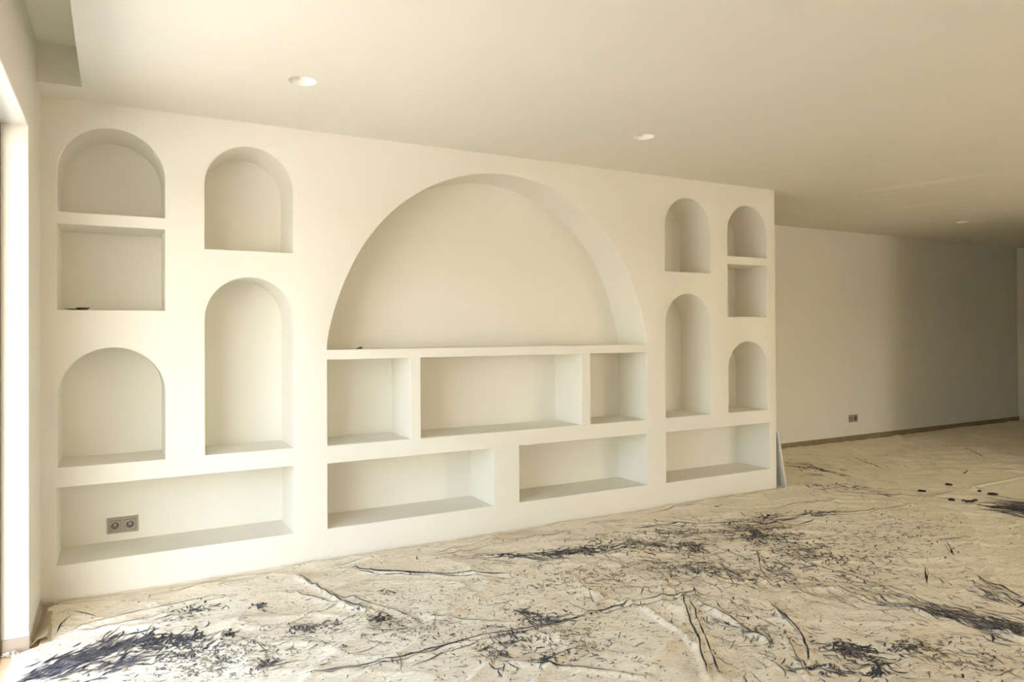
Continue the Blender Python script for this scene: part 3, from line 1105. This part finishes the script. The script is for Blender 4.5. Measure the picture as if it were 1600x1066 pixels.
ST += patch(near, (1372, 1050), 16, 16, R(50), 50, 0.06, R(60), 0.6, 0.006, (1, 1), 0.8)
ST += patch(near, (1290, 1054), 60, 7, R(5), 60, 0.05, R(10), 0.6, 0.006, (1, 2), 0.8)
ST += patch(near, (1470, 960), 130, 12, R(13), 220, 0.10, R(16), 0.25, 0.0055, (1, 2, 2), 0.5)
ST += patch(near, (1550, 978), 60, 16, R(16), 150, 0.10, R(19), 0.25, 0.007, (1, 2, 2), 0.5)
ST += patch(near, (1540, 930), 90, 14, R(18), 60, 0.10, R(22), 0.2, 0.005, (1, 2), 0.5)
ST += patch(near, (1400, 836), 140, 40, R(0), 340, 0.05, R(-8), 0.6, 0.0055, (2, 1, 3), 0.9)
ST += patch(near, (1360, 885), 170, 50, R(8), 340, 0.05, R(15), 0.6, 0.005, (2, 3, 1), 0.9)
ST += patch(near, (1480, 1030), 150, 40, R(10), 260, 0.05, R(20), 0.6, 0.005, (2, 3, 1), 0.9)
ST += patch(near, (1180, 990), 120, 60, R(30), 160, 0.08, R(42), 0.3, 0.004, (2, 3, 1), 0.6)
# long hair lines and loose flecks over the whole sheet
ST += patch(near, (1150, 900), 420, 110, R(5), 130, 0.22, R(14), 0.35, 0.0035, (2, 1, 3), 0.5)
ST += patch(near, (560, 1000), 420, 70, R(-8), 70, 0.16, R(-15), 0.6, 0.003, (2, 1, 3), 0.6)
ST += patch(near, (820, 960), 800, 140, 0, 2800, 0.026, R(10), 1.3, 0.0036, (2, 3, 1, 2), 1.1)
make_cloth_object('drop_cloth', near, ST, 'cream drop cloth full of creases and dark paint scribbles, spread in front of the niches', M_cloth)

XF_L = lambda y: np.where(y > 4.12, 4.985, np.minimum(4.985, 4.985)+np.clip(4.12-y, 0, 9)*0.36-0.02)
XF_R = lambda y: 8.17+(XR-0.03-8.17)*np.clip((y-3.37)/0.02, 0, 1)
YF_T = lambda U: F-0.03+0*U
LF = Cloth(XF_L, XF_R, YF_T, -0.9, 300, 300, LINES_FAR, 0.8, 0.004, 77)
_m = np.clip((LF.X-X_RIGHT(LF.Y)-0.01)/0.06, 0, 1)
_m = np.where(LF.Y > 4.15, 1, _m)
LF.Z = 0.0022+(LF.Z-0.0022)*_m
LF.yt_at = lambda x: np.full_like(x, F-0.03)
SF = []
for pts, wd, hr in LINES_FAR:
    if wd:
        SF.append(stroke_from_line(pts, wd, 2))
SF += patch(LF, (1585, 797), 50, 11, R(8), 260, 0.20, R(9), 0.06, 0.012, (1, 2, 2), 0.15)
SF += patch(LF, (1556, 796), 26, 2.5, R(6), 45, 0.20, R(6), 0.05, 0.014, (1, 1), 0.15)
SF += patch(LF, (1275, 735), 50, 12, R(12), 60, 0.10, R(10), 0.4, 0.010, (2, 2, 3), 0.5)
SF += patch(LF, (1320, 765), 110, 12, R(4), 90, 0.09, R(5), 0.4, 0.008, (2, 3, 3), 0.6)
SF += patch(LF, (1430, 720), 190, 50, R(-6), 120, 0.08, R(8), 0.5, 0.007, (3, 3, 2), 0.6)
make_cloth_object('drop_cloth', LF, SF, 'dimmer, cleaner drop cloth running along the bare far wall', M_cloth2)

for o in C.objects:
    if o.name.startswith('black_scrap'):
        o.location.z = float(LF.height(np.array([o.location.x]), np.array([o.location.y]))[0])+0.0035

# ------------------------------------------------------------------ masking paper along the walls
bm = bmesh.new()
n = 140
prev = None
for i in range(n+1):
    x = -0.245+(XE-0.01+0.245)*i/n
    w = 0.0015*math.sin(i*1.7)+0.001*math.sin(i*0.63)
    cur = [bm.verts.new((x, D-0.155+0.02*math.sin(i*.2), 0.0012)), bm.verts.new((x, D-0.05, 0.0025+abs(w)*.3)), bm.verts.new((x, D-0.006, 0.004)), bm.verts.new((x, D-0.0015, 0.010+w))]
    if prev:
        for q in range(3):
            bm.faces.new((prev[q], cur[q], cur[q+1], prev[q+1]))
    prev = cur
o = obj('masking_paper', bm, M_paper, None, smooth=50)
tag(o, 'long cream masking paper strip along the foot of the niche wall', 'masking paper')
# folded strip against the left wall, curled up at its near end
bm = bmesh.new()
n = 40
prev = None
for i in range(n+1):
    t = i/n
    y = 4.165-(4.165-3.632)*t
    lift = 0.016+0.012*t+0.018*max(0, (t-.85)/.15)**2+0.002*math.sin(t*23)
    sx = -0.012*t
    prof = [(-0.3185, 0.050-0.01*t), (-0.312, 0.018), (-0.300+sx, 0.006+lift*.3), (-0.284+sx*.5, lift*0.9), (-0.268+sx*.2+0.012*t, lift*1.15), (-0.262+0.014*t, lift*0.7), (-0.258+0.016*t, 0.009)]
    cur = [bm.verts.new((x+0.001*math.sin(i*.9+k), y, z)) for k, (x, z) in enumerate(prof)]
    if prev:
        for q in range(len(prof)-1):
            bm.faces.new((prev[q], prev[q+1], cur[q+1], cur[q]))
    prev = cur
bmesh.ops.solidify(bm, geom=bm.faces[:], thickness=0.0006)
o = obj('masking_paper', bm, M_paper, None, smooth=50)
tag(o, 'short folded paper strip curling up beside the window jamb', 'masking paper')

# ------------------------------------------------------------------ light
W = bpy.data.worlds.new('sky')
S.world = W
W.use_nodes = True
nt = W.node_tree
bg = nt.nodes['Background']
sky = nt.nodes.new('ShaderNodeTexSky')
sky.sky_type = 'NISHITA'
sky.sun_disc = False
sky.sun_elevation = math.radians(52)
sky.sun_rotation = math.radians(170)
sky.air_density = 1.0
sky.dust_density = 2.5
warm = nt.nodes.new('ShaderNodeMix')
warm.data_type = 'RGBA'
warm.blend_type = 'MULTIPLY'
warm.inputs['Factor'].default_value = 1.0
warm.inputs[7].default_value = (1.055, 1.0, 0.94, 1)
nt.links.new(sky.outputs['Color'], warm.inputs[6])
nt.links.new(warm.outputs[2], bg.inputs['Color'])
bg.inputs['Strength'].default_value = 1.08

sun = bpy.data.lights.new('sun', 'SUN')
sun.energy = 21
sun.angle = math.radians(0.6)
sun.color = (1.0, 0.98, 0.94)
so = bpy.data.objects.new('sun', sun)
C.objects.link(so)
so.rotation_euler = Vector((-0.30, 0.50, -0.80)).to_track_quat('-Z', 'Y').to_euler()

_to_x = Matrix(((0, 0, -1), (1, 0, 0), (0, -1, 0)))
for nm, sx, sy, loc, rx in (('window_portal', JY-OY, HOP_Z, (XL-TW-0.01, (JY+OY)/2, HOP_Z/2), _to_x),
                            ('window_portal', O2B-O2A, HOP_Z, (XL-TW-0.01, (O2A+O2B)/2, HOP_Z/2), _to_x),
                            ('added_window_portal', WX1-WX0, HOP_Z, ((WX0+WX1)/2, YB-0.21, HOP_Z/2), Matrix(((-1, 0, 0), (0, 0, -1), (0, -1, 0))))):
    por = bpy.data.lights.new(nm, 'AREA')
    por.shape = 'RECTANGLE'
    por.size = sx
    por.size_y = sy
    por.cycles.is_portal = True
    po = bpy.data.objects.new(nm, por)
    C.objects.link(po)
    po.location = loc
    po.rotation_euler = rx.to_euler()
S.cycles.max_bounces = 14
S.cycles.diffuse_bounces = 12
S.cycles.sample_clamp_indirect = 8.0

# ------------------------------------------------------------------ camera
cam = bpy.data.cameras.new('camera')
cam.sensor_fit = 'HORIZONTAL'
cam.sensor_width = 36
cam.lens = 36*FOC/1600
cam.shift_x = (800-CX)/1600
cam.shift_y = (CY-533)/1600
cam.clip_start = 0.02
co = bpy.data.objects.new('camera', cam)
C.objects.link(co)
Mw = Matrix((( _r2[0], _u2[0], -_f[0], 0), (_r2[1], _u2[1], -_f[1], 0), (_r2[2], _u2[2], -_f[2], CAM_H), (0, 0, 0, 1)))
co.matrix_world = Mw
S.camera = co

S.view_settings.view_transform = 'Standard'
S.view_settings.look = 'None'
S.view_settings.gamma = 1
S.view_settings.use_curve_mapping = False
S.view_settings.exposure = 0.97
